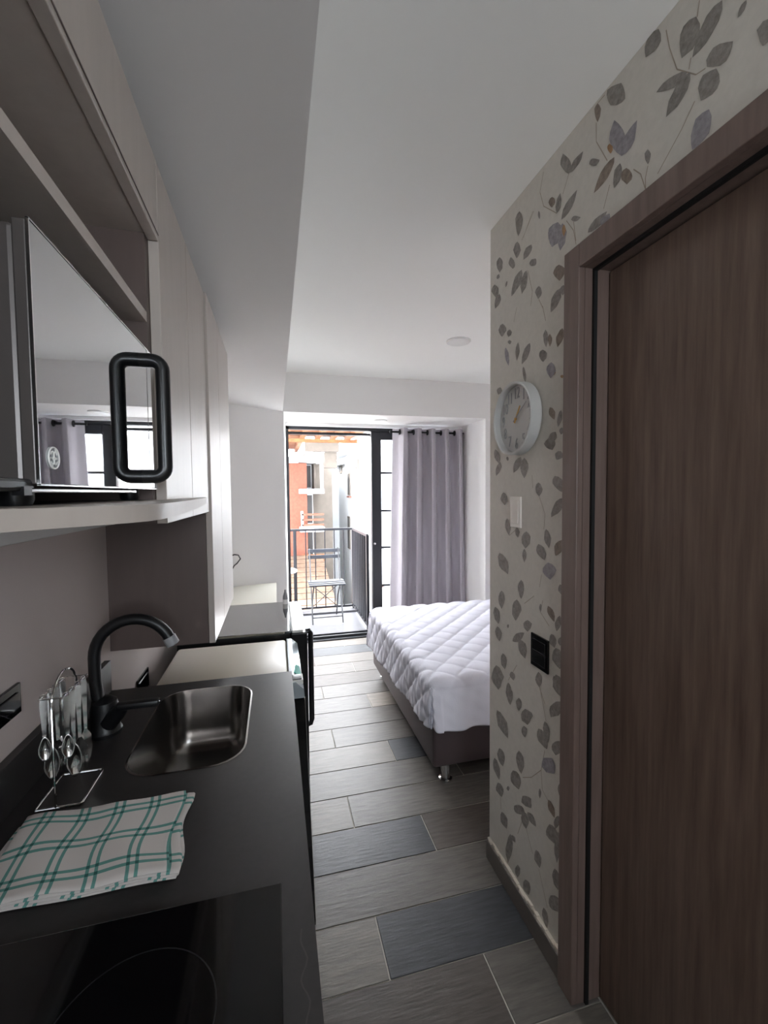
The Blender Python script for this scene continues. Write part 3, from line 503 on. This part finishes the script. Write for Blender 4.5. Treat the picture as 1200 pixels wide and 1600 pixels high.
def cutlery(kind, x, y, L, label, yaw):
    top = 1.094; mb = MB()
    c, s = math.cos(yaw), math.sin(yaw)
    def T(u, d, z): return (x+u*c-d*s, y+u*s+d*c, z)       # u: width axis, d: thickness axis
    def blade(secs, th=.0012):
        loops = [[T(-w, cv-th, z), T(w, cv-th, z), T(w, cv+th, z), T(-w, cv+th, z)] for w, cv, z in secs]
        mb.loft(loops, cap0=True, cap1=True)
    o = thing(kind, (x, y, top-L), label, kind.split('_')[-1], 'cutlery hanging on the chrome stand')
    n = 10
    ring = [T(.0042*math.cos(a*PI/6), 0, top-.001+.0042*math.sin(a*PI/6)) for a in range(12)]
    blade([(.0035,0,top-.004),(.005,0,top-.012),(.0046,0,top-.03),(.0032,0,top-.06),(.0026,0,top-L*.62)], .0011)
    mb.tube(ring, .0011, 6, closed=True)
    mb.build('handle', CHROME, o, smooth=True)
    mb = MB(); zb = top-L*.62
    if 'spoon' in kind:
        hl = L*.38; wmax = .016 if L > .13 else .0125
        def fn(u, v):
            z = zb-hl*u; w = wmax*math.sin(PI*min(1,max(0,.03+.95*u)))**.6*(.55+.45*u if u<.6 else .82)
            q = (v-.5)*2; dep = .006*math.sin(PI*u)*(1-q*q)
            return T(w*q, dep, z)
        mb.grid(fn, 12, 8)
        ob = mb.build('bowl', CHROME, o, smooth=True, angle=80)
        md = ob.modifiers.new('s', 'SOLIDIFY'); md.thickness = .0012
    elif 'fork' in kind:
        blade([(.0026,0,zb),(.010,.002,zb-.016),(.0115,.004,zb-.024)])
        mb.build('neck', CHROME, o, smooth=True)
        for k in range(4):
            u0 = -.0094+k*.00627; m2 = MB()
            m2.loft([[T(u0-w, cv-.001, z), T(u0+w, cv-.001, z), T(u0+w, cv+.001, z), T(u0-w, cv+.001, z)] for w, cv, z in ((.0021,.004,zb-.022),(.0018,.005,zb-.04),(.001,.003,top-L))], cap0=True, cap1=True)
            m2.build('tine', CHROME, o)
    else:
        blade([(.003,0,zb),(.0085,0,zb-.01),(.0095,0,zb-.035),(.006,0,top-L+.006),(.001,0,top-L)], .0007)
        mb.build('blade', CHROME, o, smooth=True)
    return o
cutlery('teaspoon', -.361, .851, .115, 'small teaspoon hanging nearest on the aisle side of the stand', .45)
cutlery('table_spoon', -.361, .873, .162, 'longer spoon hanging second from the camera on the aisle side', .45)
cutlery('dinner_fork', -.361, .897, .165, 'four-tined fork hanging between spoon and knife on the stand', .45)
cutlery('table_knife', -.361, .922, .165, 'table knife hanging farthest on the aisle side of the stand', .5)
cutlery('teaspoon', -.396, .851, .115, 'small teaspoon hanging nearest on the wall side of the stand', .45)
cutlery('table_spoon', -.396, .873, .162, 'longer spoon hanging second on the wall side of the stand', .45)
cutlery('dinner_fork', -.396, .897, .165, 'four-tined fork hanging on the wall side of the stand', .45)
cutlery('table_knife', -.396, .922, .165, 'table knife hanging farthest on the wall side of the stand', .5)

# ------------------------------------------------------------------ folded towel
def towel():
    prof = []      # path in (x,z) of the folded sheet, arc length as u
    xr, xl = -.150, -.405; zl = [.9025, .9075, .9125, .9175]
    for k, z in enumerate(zl):
        a, b = (xr-.004*k, xl+.006*k) if k % 2 == 0 else (xl+.006*k, xr-.004*k)
        for i in range(31): prof.append((a+(b-a)*i/30, z))
        if k < 3:
            s = -1 if k % 2 == 0 else 1
            for i in range(1, 6):
                t = PI*i/6; prof.append((b+s*.0035*math.sin(t), z+.0025*(1-math.cos(t))))
    ls = [0]
    for p, q in zip(prof, prof[1:]): ls.append(ls[-1]+math.hypot(q[0]-p[0], q[1]-p[1]))
    n = len(prof)-1
    def fn(u, v):
        i = min(n, int(round(u*n))); x, z = prof[i]
        q = (x-xl)/(xr-xl); lay = (z-.9025)/.015
        y = .636+.160*v + .012*(1-q)*(v-.5)*-.6 + .004*math.sin(x*40+lay*3)*(v-.3) - .004*lay*(1-2*v)
        z2 = z + lay*(.0022*math.sin(x*55+v*4)+.0018*math.sin(v*9+x*30)+.004*max(0, math.cos((x+.36)*22))*v*v)
        xx = x + .012*(v-.5)*-.6 + .004*math.sin(v*7+lay*2)*(.4+q)
        return (xx, y, z2+.0006)
    o = MB().grid(fn, n, 14, uvf=lambda u, v: (ls[min(n, int(round(u*n)))], .16*v)).build('dish_towel', TOWEL, smooth=True, angle=80, fix=False)
    md = o.modifiers.new('thick', 'SOLIDIFY'); md.thickness = .0013; md.offset = 0
    tag(o, 'folded white dish towel with green checks on the countertop', 'towel')
towel()

# ------------------------------------------------------------------ sockets, switch
def plate(name, x, s, y0, y1, z0, z1, m, label, cat, n, inner):
    o = thing(name, (x, (y0+y1)/2, z0), label, cat)
    t = .006*s
    MB().box(min(x,x+t), max(x,x+t), y0, y1, z0, z1, bev=.0015).build('plate', m, o)
    for k in range(n):
        a = y0+.012; b = y1-.012; h = (z1-z0-.024)/n; z = z0+.012+k*h
        MB().box(min(x+t,x+t+.0025*s), max(x+t,x+t+.0025*s), a, b, z+.002, z+h-.002, bev=.001).build(inner, m, o)
    return o
plate('wall_socket', -.465, 1, .80, .915, 1.045, 1.10, BLACKG, 'black glossy socket plate on the kitchen wall near the camera', 'socket', 1, 'insert')
plate('wall_socket', -.465, 1, 1.58, 1.705, .748, .815, BLACKG, 'black socket plate low on the wall behind the washing machine', 'socket', 1, 'insert')
plate('wall_socket', .79, -1, 1.122, 1.212, .885, .988, BLACKG, 'black socket plate on the leaf wallpaper beside the door frame', 'socket', 2, 'insert')
plate('light_switch', .79, -1, 1.276, 1.340, 1.316, 1.42, SWITCHP, 'cream light switch on the leaf wallpaper below the clock', 'switch', 1, 'rocker')

# ------------------------------------------------------------------ wall clock
ck = thing('wall_clock', (.77, 1.28, 1.557), 'round white wall clock with gold hour hand on leaf wallpaper', 'clock')
CY, CZ, CR = 1.28, 1.675, .118
MB().lathe([(CR-.006,0),(CR,-.003),(CR,-.037),(CR-.003,-.040),(CR-.006,-.040),(CR-.009,-.036),(CR-.0095,-.017)], (.789,CY,CZ), 'x', 56).build('case', CLOCKC, ck, smooth=True)
MB().lathe([(CR-.008,-.014),(CR-.008,-.0165),(0,-.0165)], (.789,CY,CZ), 'x', 56).build('dial', CLOCKF, ck)
for k in range(1, 13):
    a = PI/6*k; rr = .082; num = MB()
    me = text_mesh(str(k), .044, .0015); tb = bmesh.new(); tb.from_mesh(me)
    vm_ = {v.index: num.bm.verts.new((.7715-v.co.z, CY-(rr*math.sin(a)+v.co.x*.8), CZ+rr*math.cos(a)+v.co.y*1.15)) for v in tb.verts}
    for f in tb.faces:
        try: num.bm.faces.new([vm_[v.index] for v in f.verts])
        except ValueError: pass
    tb.free(); bpy.data.meshes.remove(me)
    num.build('numeral', NUMB, ck)
def hand(name, ang, L, w, m, x):
    dx, dz = -math.sin(ang), math.cos(ang); px, pz = dz, -dx
    pts = [(x, CY+dx*t+px*w*s, CZ+dz*t+pz*w*s) for t, s in ((-.014,1),(-.014,-1),(L,-.6),(L,.6))]
    MB().prism(pts, (-.0012,0,0)).build(name, m, ck)
hand('hour_hand', math.radians(34), .046, .0042, GOLD, .768)
hand('minute_hand', math.radians(55), .078, .0020, GREYP, .766)
MB().lathe([(.005,0),(.005,-.004),(0,-.005)], (.769,CY,CZ), 'x', 14).build('hub', GOLD, ck, smooth=True)

# ------------------------------------------------------------------ appliances along the left wall
wm = thing('washing_machine', (-.17, 1.57, 0), 'dark washing machine with beige lid just past the countertop', 'washing machine')
MB().prism([(.040,1.345,.02),(.040,1.345,.80),(-.375,1.345,.80),(-.375,1.345,.02)], (0,.43,0)).build('body', BLACKP, wm)
MB().box(-.375, .030, 1.345, 1.775, .80, .848, bev=.012, seg=3).build('lid', BEIGE, wm, smooth=True)
MB().prism([(.0405,1.347,.05),(.098,1.347,.05),(.076,1.347,.795),(.0405,1.347,.795)], (0,.425,0)).build('front_panel', BLACKG, wm)
MB().prism([(.0965,1.347,.06),(.0995,1.347,.06),(.0775,1.347,.80),(.0745,1.347,.80)], (0,.004,0)).build('edge_trim', SILVER, wm)
cp = MB().prism([(.031,1.347,.80),(.076,1.347,.80),(.074,1.347,.828),(.050,1.347,.85),(.031,1.347,.85)], (0,.425,0)).build('control_panel', FILM, wm)
MB().box(.033, .0725, 1.352, 1.40, .842, .8555, bev=.001).build('display_frame', WHITEP, cp)
MB().box(.038, .068, 1.357, 1.394, .8557, .8575).build('display', BLACKG, cp)
MB().prism([(.046,1.42,.8545),(.070,1.42,.836),(.066,1.50,.8395),(.056,1.50,.8475)], (.001,0,.0015)).build('energy_sticker', TEAL, cp)
MB().lathe([(.16,0),(.16,.004),(.13,.006),(.12,.003),(0,.003)], (.0875,1.56,.40), 'x', 36).build('porthole', BLACKP, wm, smooth=True)
for x, y in ((0,1.38),(0,1.74),(-.34,1.38),(-.34,1.74)): MB().lathe([(.018,0),(.018,.02)], (x,y,0), 'z', 12).build('foot', BLACKP, wm)

fr = thing('mini_fridge', (-.15, 2.12, 0), 'black mini fridge with smoked glass top and long side handle', 'fridge')
MB().box(-.40, .048, 1.875, 2.385, .02, .838, bev=.003).build('body', BLACKP, fr)
MB().box(-.40, .056, 1.872, 2.388, .838, .850, bev=.002).build('glass_top', GLASSTOP, fr)
dr = MB().box(.052, .122, 1.875, 2.385, .04, .836, bev=.006).build('door', BLACKP, fr)
MB().box(.057, .104, 1.876, 2.384, .8365, .849, bev=.003).build('top_cap', WHITEP, dr)
MB().box(.088, .098, 1.905, 1.955, .8492, .8497).build('cap_print', GREYP, dr)
MB().tube([(.115,1.893,.835),(.130,1.893,.838),(.1365,1.893,.825),(.1365,1.893,.44),(.132,1.893,.425),(.115,1.893,.42)], .0115, 10).build('handle', BLACKP, dr, smooth=True)
for x, y in ((.02,1.9),(.02,2.36),(-.37,1.9),(-.37,2.36)): MB().lathe([(.016,0),(.016,.02)], (x,y,0), 'z', 12).build('foot', BLACKP, fr)
bt = thing('small_bottle', (.04, 2.345, .8502), 'small grey bottle with pale base on the far corner of the fridge', 'bottle')
MB().lathe([(.0,.8502),(.014,.8502),(.014,.875)], (.04,2.345,0), 'z', 14).build('base', WHITEP, bt, smooth=True)
MB().lathe([(.014,.875),(.013,.89),(.005,.915),(.004,.925),(0,.925)], (.04,2.345,0), 'z', 14).build('cap', GREYP, bt, smooth=True)

dk = thing('side_desk', (-.24, 2.85, 0), 'pale narrow desk between the mini fridge and the end wall', 'desk')
MB().prism([(-.46,2.42,.728),(-.006,2.42,.728),(-.006,3.42,.728),(-.25,3.375,.728),(-.46,3.25,.728)], (0,0,.022)).build('desk_top', TABLEW, dk)
for x in (-.44, -.03):
    for y in (2.45, 3.2): MB().box(x-.015, x+.015, y-.015, y+.015, 0, .728).build('leg', WHITEP, dk)
cb = MB().tube([(-.325,3.325,.985),(-.30,3.33,.992),(-.275,3.345,.985),(-.262,3.355,.955),(-.285,3.34,.925),(-.305,3.325,.91),(-.325,3.31,.87),(-.33,3.29,.80),(-.33,3.24,.757),(-.34,3.10,.7548),(-.42,3.0,.7548)], .0045, 8).build('cable', LINEG, smooth=True)
tag(cb, 'thin black cable looping off the end wall above the desk', 'cable')

# ================================================================== BEDROOM
bed = thing('bed', (1.65, 2.6, 0), 'dark leatherette bed base with chrome legs behind the leaf wallpaper wall', 'bed')
BX0, BX1, BY0, BY1 = .722, 2.62, 1.935, 3.285
MB().box(BX0, BX1, BY0, BY1, .085, .345, bev=.018, seg=3).build('base', LEATHER, bed, smooth=True)
MB().box(BX0-.005, BX1, BY0-.005, BY1+.005, .345, .505, bev=.04, seg=4).build('mattress', COTTON, bed, smooth=True)
for x in (.80, 1.67, 2.54):
    for y in (1.975, 3.22):
        MB().lathe([(0,0),(.034,0),(.034,.008),(.024,.014),(.023,.085)], (x,y,0), 'z', 20).build('leg', CHROME, bed, smooth=True)
# quilted cover: rounded drape with diamond stitching
def quilt():
    TZ, RR_ = .522, .045
    x0, y0, y1 = BX0-.012, BY0-.012, BY1+.012
    LA, LB = BX1-x0, y1-y0
    def edge(p, hang):                 # p: signed distance inside the edge -> (inset from outer face, drop)
        if p >= RR_: return p, 0.
        q = RR_-p; lim = PI*RR_/2
        if q <= lim: return RR_-RR_*math.sin(q/RR_), RR_*(1-math.cos(q/RR_))
        return 0., RR_+(q-lim)
    na, nb = 300, 250
    def fn(u, v):
        hangA = .235
        a = -hangA+(LA+hangA)*u; hN = .215; hF = .25
        b = -hN+(LB+hN+hF)*v
        # hem height changes along the sides
        fa = .86+.30*max(0, min(1, b/LB)); aa = a*fa if a < 0 else a
        ia, da = edge(aa, 0)
        if b <= LB/2: ib, db = edge(b if b > 0 else b*(.88+.10*math.sin(a*4.5+.6)+.05*math.sin(a*11)), 0); sgn = 1
        else: ib, db = edge(LB-b, 0); sgn = -1
        drop = max(da, db) if (da > RR_ and db > RR_) else (da+db if da+db < RR_ else max(da, db))
        x = x0+ia; y = (y0+ib) if sgn > 0 else (y1-ib)
        nx = -min(1, da/RR_); ny = -sgn*min(1, db/RR_); nz = max(0, 1-max(da, db)/RR_)
        N = Vector((nx, ny, nz)); N = N.normalized() if N.length > 1e-6 else Vector((0,0,1))
        s = .165
        k = abs(math.sin(PI*(a+b*1.0)/s))*abs(math.sin(PI*(a-b*1.0+.05)/s))
        puff = .017*(k**.26)
        if b < 0.01: puff *= max(0, 1-abs(b-.01)/.03)
        puff += .0016*math.sin(a*70+b*33)*math.sin(b*52-a*21)*(1 if da > .02 or db > .02 else .6)
        if da > .03 and sgn*1: puff += .0022*math.sin(b*120+da*14)
        P = Vector((x, y, TZ-drop))+N*puff
        if db > RR_ and sgn > 0:       # plain flared skirt on the near side
            f = (db-RR_)/.17
            P.y -= f*(.020+.014*math.sin(a*17+1.2*f)+.008*math.sin(a*41+2)+.012*math.sin(a*7))
            if da > 0: P.y -= f*.01
        if da > RR_: P.x -= (da-RR_)/.17*(.010+.006*math.sin(b*14))
        return P
    o = MB().grid(fn, na, nb).build('quilted_cover', COTTON, smooth=True, angle=85, fix=False)
    md = o.modifiers.new('thick', 'SOLIDIFY'); md.thickness = .004; md.offset = -1
    tag(o, 'white diamond-quilted mattress cover draped over the bed', 'bed cover')
quilt()

# curtain and rod
rod = thing('curtain_rod', (1.46, 4.02, 2.01), 'thin black curtain rod under the beam', 'curtain rod')
MB().tube([(1.09,4.02,2.015),(1.835,4.02,2.015)], .0095, 12).build('pole', BLACKM, rod, smooth=True)
MB().lathe([(0,-.022),(.013,-.020),(.015,-.008),(.010,0)], (1.09,4.02,2.015), 'x', 16).build('finial', BLACKM, rod, smooth=True)
for x in (1.30, 1.80):
    MB().box(x-.006, x+.006, 4.02, 4.14, 2.024, 2.036).build('bracket', BLACKM, rod)
cu = thing('curtain', (1.47, 4.02, .03), 'grey eyelet curtain hanging in folds right of the balcony door', 'curtain')
NF = 5.1
def curt(u, v):
    z = 2.05-2.02*v
    xa, xb = 1.115-.05*v, 1.835+.045*v
    uu = u+.02*math.sin(u*8+.5)+.012*v*math.sin(u*17)
    ph = 2*PI*NF*uu+.8
    s = math.sin(ph); sq = math.copysign(abs(s)**.55, s)
    y = 4.02+(.066+.012*math.sin(u*6+1)*v)*sq+.008*math.sin(v*4+u*20)*v
    x = xa+(xb-xa)*uu+.034*math.sin(2*ph+.4)*(.75+.35*v)+.010*v*math.sin(u*11+2)
    return (x, y, z)
c = MB().grid(curt, 300, 26).build('panel', CURT, cu, smooth=True, angle=85, fix=False)
md = c.modifiers.new('thick', 'SOLIDIFY'); md.thickness = .003
for k in range(11):
    t = (k*PI-.8)/(2*PI*NF)
    if not 0.02 < t < .99: continue
    x = 1.115+.72*t
    MB().lathe([(.017,-.0035),(.026,-.0035),(.026,.0035),(.017,.0035),(.017,-.0035)], (x,4.02,2.015), 'x', 20).build('eyelet', BLACKM, cu, smooth=True)

# ceiling lights (switched off)
for nm, x, y, z, r, lab in (('downlight',1.155,2.61,2.4,.078,'round white recessed downlight in the main ceiling'), ('downlight',.93,3.85,2.09,.07,'round white recessed downlight under the beam by the balcony door')):
    o = thing(nm, (x, y, z-.012), lab, 'light', 'recessed downlights')
    MB().lathe([(r,0),(r,-.004),(r*.92,-.010),(r*.80,-.006)], (x,y,z-.0003), 'z', 36).build('trim_ring', WHITEP, o, smooth=True)
    MB().lathe([(0,-.0045),(r*.80,-.0045),(r*.80,-.002)], (x,y,z-.0003), 'z', 36).build('diffuser', CREAMP, o)

# ================================================================== BALCONY
bf = MB().box(-.9, .97, 4.30, 5.09, -.14, 0).box(-.9, .97, 5.09, 5.26, -.14, .022)
struct('balcony_floor', bf, BALC, 'pale grey balcony floor with a raised white curb')
struct('wall_sun_block', MB().box(-1.1, -.92, 4.2, 5.26, -.14, 2.55), PAINT)  # unseen wall, added to keep direct sun off the balcony
rl = thing('balcony_railing', (.4, 5.2, 0), 'thin black metal railing around the balcony', 'railing')
RY, RX = 5.2, .905
MB().box(-.88, RX+.012, RY-.012, RY+.012, .985, 1.012).build('top_rail', FRAMEB, rl)
MB().box(-.88, RX+.012, RY-.010, RY+.010, .045, .068).build('bottom_rail', FRAMEB, rl)
MB().box(RX-.012, RX+.012, 4.33, RY-.012, .985, 1.012).build('top_rail', FRAMEB, rl)
MB().box(RX-.010, RX+.010, 4.33, RY-.012, .045, .068).build('bottom_rail', FRAMEB, rl)
for k in range(16):
    x = .791-.1135*k
    MB().box(x-.006, x+.006, RY-.006, RY+.006, .068, .985).build('baluster', FRAMEB, rl)
for k in range(8):
    y = 5.10-.105*k
    MB().box(RX-.014, RX+.014, y-.005, y+.005, .068, .985).build('baluster', FRAMEB, rl)
for x, y in ((RX,RY), (RX,4.33), (.205,RY)):
    MB().box(x-.014, x+.014, y-.014, y+.014, .001 if y < 5 else .023, 1.0).build('post', FRAMEB, rl)

ch = thing('folding_chair', (.53, 4.85, 0), 'slatted folding bistro chair on the balcony', 'chair')
for z0, z1 in ((.752,.792), (.682,.722)):
    MB().box(.345, .715, 4.985, 4.998, z0, z1, bev=.003, rot=((.53,4.99,.74), Matrix.Rotation(-.12, 3, 'X'))).build('back_slat', SLATE, ch)
for k in range(5):
    y = 4.70+k*.062
    MB().box(.335, .735, y, y+.048, .430-.006*abs(k-2), .446-.006*abs(k-2), bev=.003).build('seat_slat', SLATE, ch)
for x, s in ((.365,-1), (.695,1)):
    MB().tube([(x,4.675,.008),(x,4.80,.30),(x,4.94,.60),(x,5.00,.80)], .008, 8).build('leg', FRAMEB, ch, smooth=True)
    MB().tube([(x-s*.022,5.04,.008),(x-s*.022,4.90,.27),(x-s*.022,4.72,.425)], .008, 8).build('leg', FRAMEB, ch, smooth=True)
MB().tube([(.365,4.705,.075),(.695,4.705,.075)], .006, 8).build('stretcher', FRAMEB, ch, smooth=True)
MB().tube([(.375,4.89,.40),(.675,4.99,.12)], .005, 8).tube([(.685,4.89,.40),(.385,4.99,.12)], .005, 8).build('cross_brace', FRAMEB, ch, smooth=True)
tb = thing('balcony_table', (.02, 4.98, 0), 'small white topped round table beside the balcony chair', 'table')
MB().lathe([(0,.548),(.195,.548),(.20,.555),(.20,.568),(0,.57)], (.02,4.98,0), 'z', 36).build('table_top', WHITEP, tb, smooth=True)
for k in range(3):
    a = .5+k*2*PI/3
    MB().tube([(.02+.05*math.cos(a),4.98+.05*math.sin(a),.548),(.02+.12*math.cos(a),4.98+.12*math.sin(a),.008)], .008, 8).build('leg', FRAMEB, tb, smooth=True)

# ================================================================== OUTSIDE
struct('ground', MB().box(-25, 25, 4.5, 45, -6.2, -6), GROUNDM, 'street far below')
wb = thing('white_building', (2.6, 11, -6), 'long whitewashed building with a projecting eave along the right', 'building')
MB().box(2.2, 5.5, 5.6, 15.4, -6, 2.62).build('side_wall', WHITEW, wb)
MB().box(1.63, 5.5, 15.4, 19, -6, 2.38).build('end_wall', WHITEW, wb)
MB().box(1.93, 5.6, 9.2, 15.5, 2.62, 2.76).build('eave', WHITEW, wb)
MB().box(2.05, 2.2, 13.9, 15.39, 2.36, 2.50).build('eave_step', WHITEW, wb)
MB().box(2.0, 2.2, 10.9, 11.05, 2.44, 2.62).build('eave_bracket', WHITEW, wb)
for (y0,y1,z0,z1) in ((11.55,12.0,2.06,2.34),(12.88,13.3,1.36,2.06),(13.0,13.4,-.3,.70),(14.5,15.1,2.1,2.34)):
    w = MB().box(2.17, 2.199, y0, y1, z0, z1).build('window_frame', CONC, wb)
    MB().box(2.165, 2.1695, y0+.05, y1-.05, z0+.05, z1-.05).build('pane', DARKW, w)
for y0, z0 in ((12.8,1.28), (8.9,-.6), (7.6,.2)):
    MB().box(2.14, 2.2, y0, y0+.5, z0, z0+.05).build('brick_sill', BRICKO, wb)
br = thing('brick_building', (.2, 13, -6), 'orange brick building with white balcony slabs at left', 'building')
MB().box(-5, .84, 12, 16, -6, 2.25).build('brick_wall', BRICKO, br)
MB().box(.84, 1.62, 12.7, 16, -6, 2.6).build('recessed_wall', CONC, br)
for z in (2.27, 1.42, .40, -.75):
    MB().box(.62, 1.26, 11.55, 12.7, z, z+.12).build('balcony_slab', WHITEW, br)
MB().box(-5, .62, 11.85, 12, 2.25, 2.40).build('cornice', WHITEW, br)
for x0, x1, z0, z1 in ((.86,1.02,1.56,2.25), (.86,1.05,.54,1.40), (.86,1.05,-.6,.38)):
    w = MB().box(x0, x1, 12.66, 12.70, z0, z1).build('window_frame', WHITEW, br)
    MB().box(x0+.02, x1-.02, 12.65, 12.659, z0+.03, z1-.03).build('pane', DARKW, w)
MB().box(1.06, 1.12, 12.3, 12.69, 1.55, 2.26).build('downpipe_box', CONC, br)
MB().box(1.17, 1.25, 11.6, 11.7, 1.55, 2.26).build('white_post', WHITEW, br)
for z in (.56, .70, .84):
    MB().box(.66, 1.24, 11.56, 11.60, z, z+.05).build('balcony_rail', BRICKO, br)
MB().box(.64, .70, 11.56, 11.62, .4, .95).build('white_post', WHITEW, br)
for z in (-.4,-.25):
    MB().box(.66, 1.24, 11.56, 11.60, z, z+.05).build('balcony_rail', WOODO, br)
# timber roof seen from below
tr = thing('timber_roof', (-.2, 10.5, 2.7), 'orange timber roof underside across the street', 'roof')
for k in range(13):
    x = -2.6+k*.36
    MB().box(x-.05, x+.05, 8.85, 13.9 if x < .7 else 10.7, 2.70, 2.80).build('rafter', WOODO, tr)
for k in range(22):
    y = 8.9+k*.23
    xr = 2.0 if y < 10.6 else .75
    MB().box(-2.9, xr, y, y+.205, 2.805, 2.825).build('board', WOODO, tr)
MB().box(.70, 1.50, 10.35, 10.6, 2.42, 2.64).build('concrete_beam', CONC, tr)
MB().box(1.18, 1.48, 10.6, 11.0, 2.05, 2.42).build('column_stub', CONC, tr)
MB().box(-2.9, 1.95, 10.28, 10.36, 2.62, 2.70).build('tie_beam', WOODO, tr)
MB().box(-.3, -.1, 10.4, 10.6, -6, 2.62).box(-2.9, -2.7, 9, 9.2, -6, 2.70).build('post', CONC, tr)
# lower tiled roof below the balcony level
lr = thing('lower_tile_roof', (0, 8.5, -1), 'weathered terracotta lean-to roof below the balcony', 'roof')
MB().prism([(-3,6.4,-1.35),(-3,11.4,-.22),(-3,11.4,-.42),(-3,6.4,-1.55)], (4.15,0,0)).build('roof_deck', CONC, lr)
def strip(y): return -1.35+(y-6.4)*1.13/5.0
tm = None
for k in range(18):
    y = 6.45+k*.272
    MB().box(-3, 1.15, y, y+.25, strip(y)+.03, strip(y)+.06, rot=((0,y,strip(y)), Matrix.Rotation(.222, 3, 'X'))).build('tile_course', TERRA, lr)
MB().box(-3, 1.15, 6.3, 6.4, -6, -1.36).box(-3,1.15,11.3,11.45,-6,-.4).build('support_wall', CONC, lr)
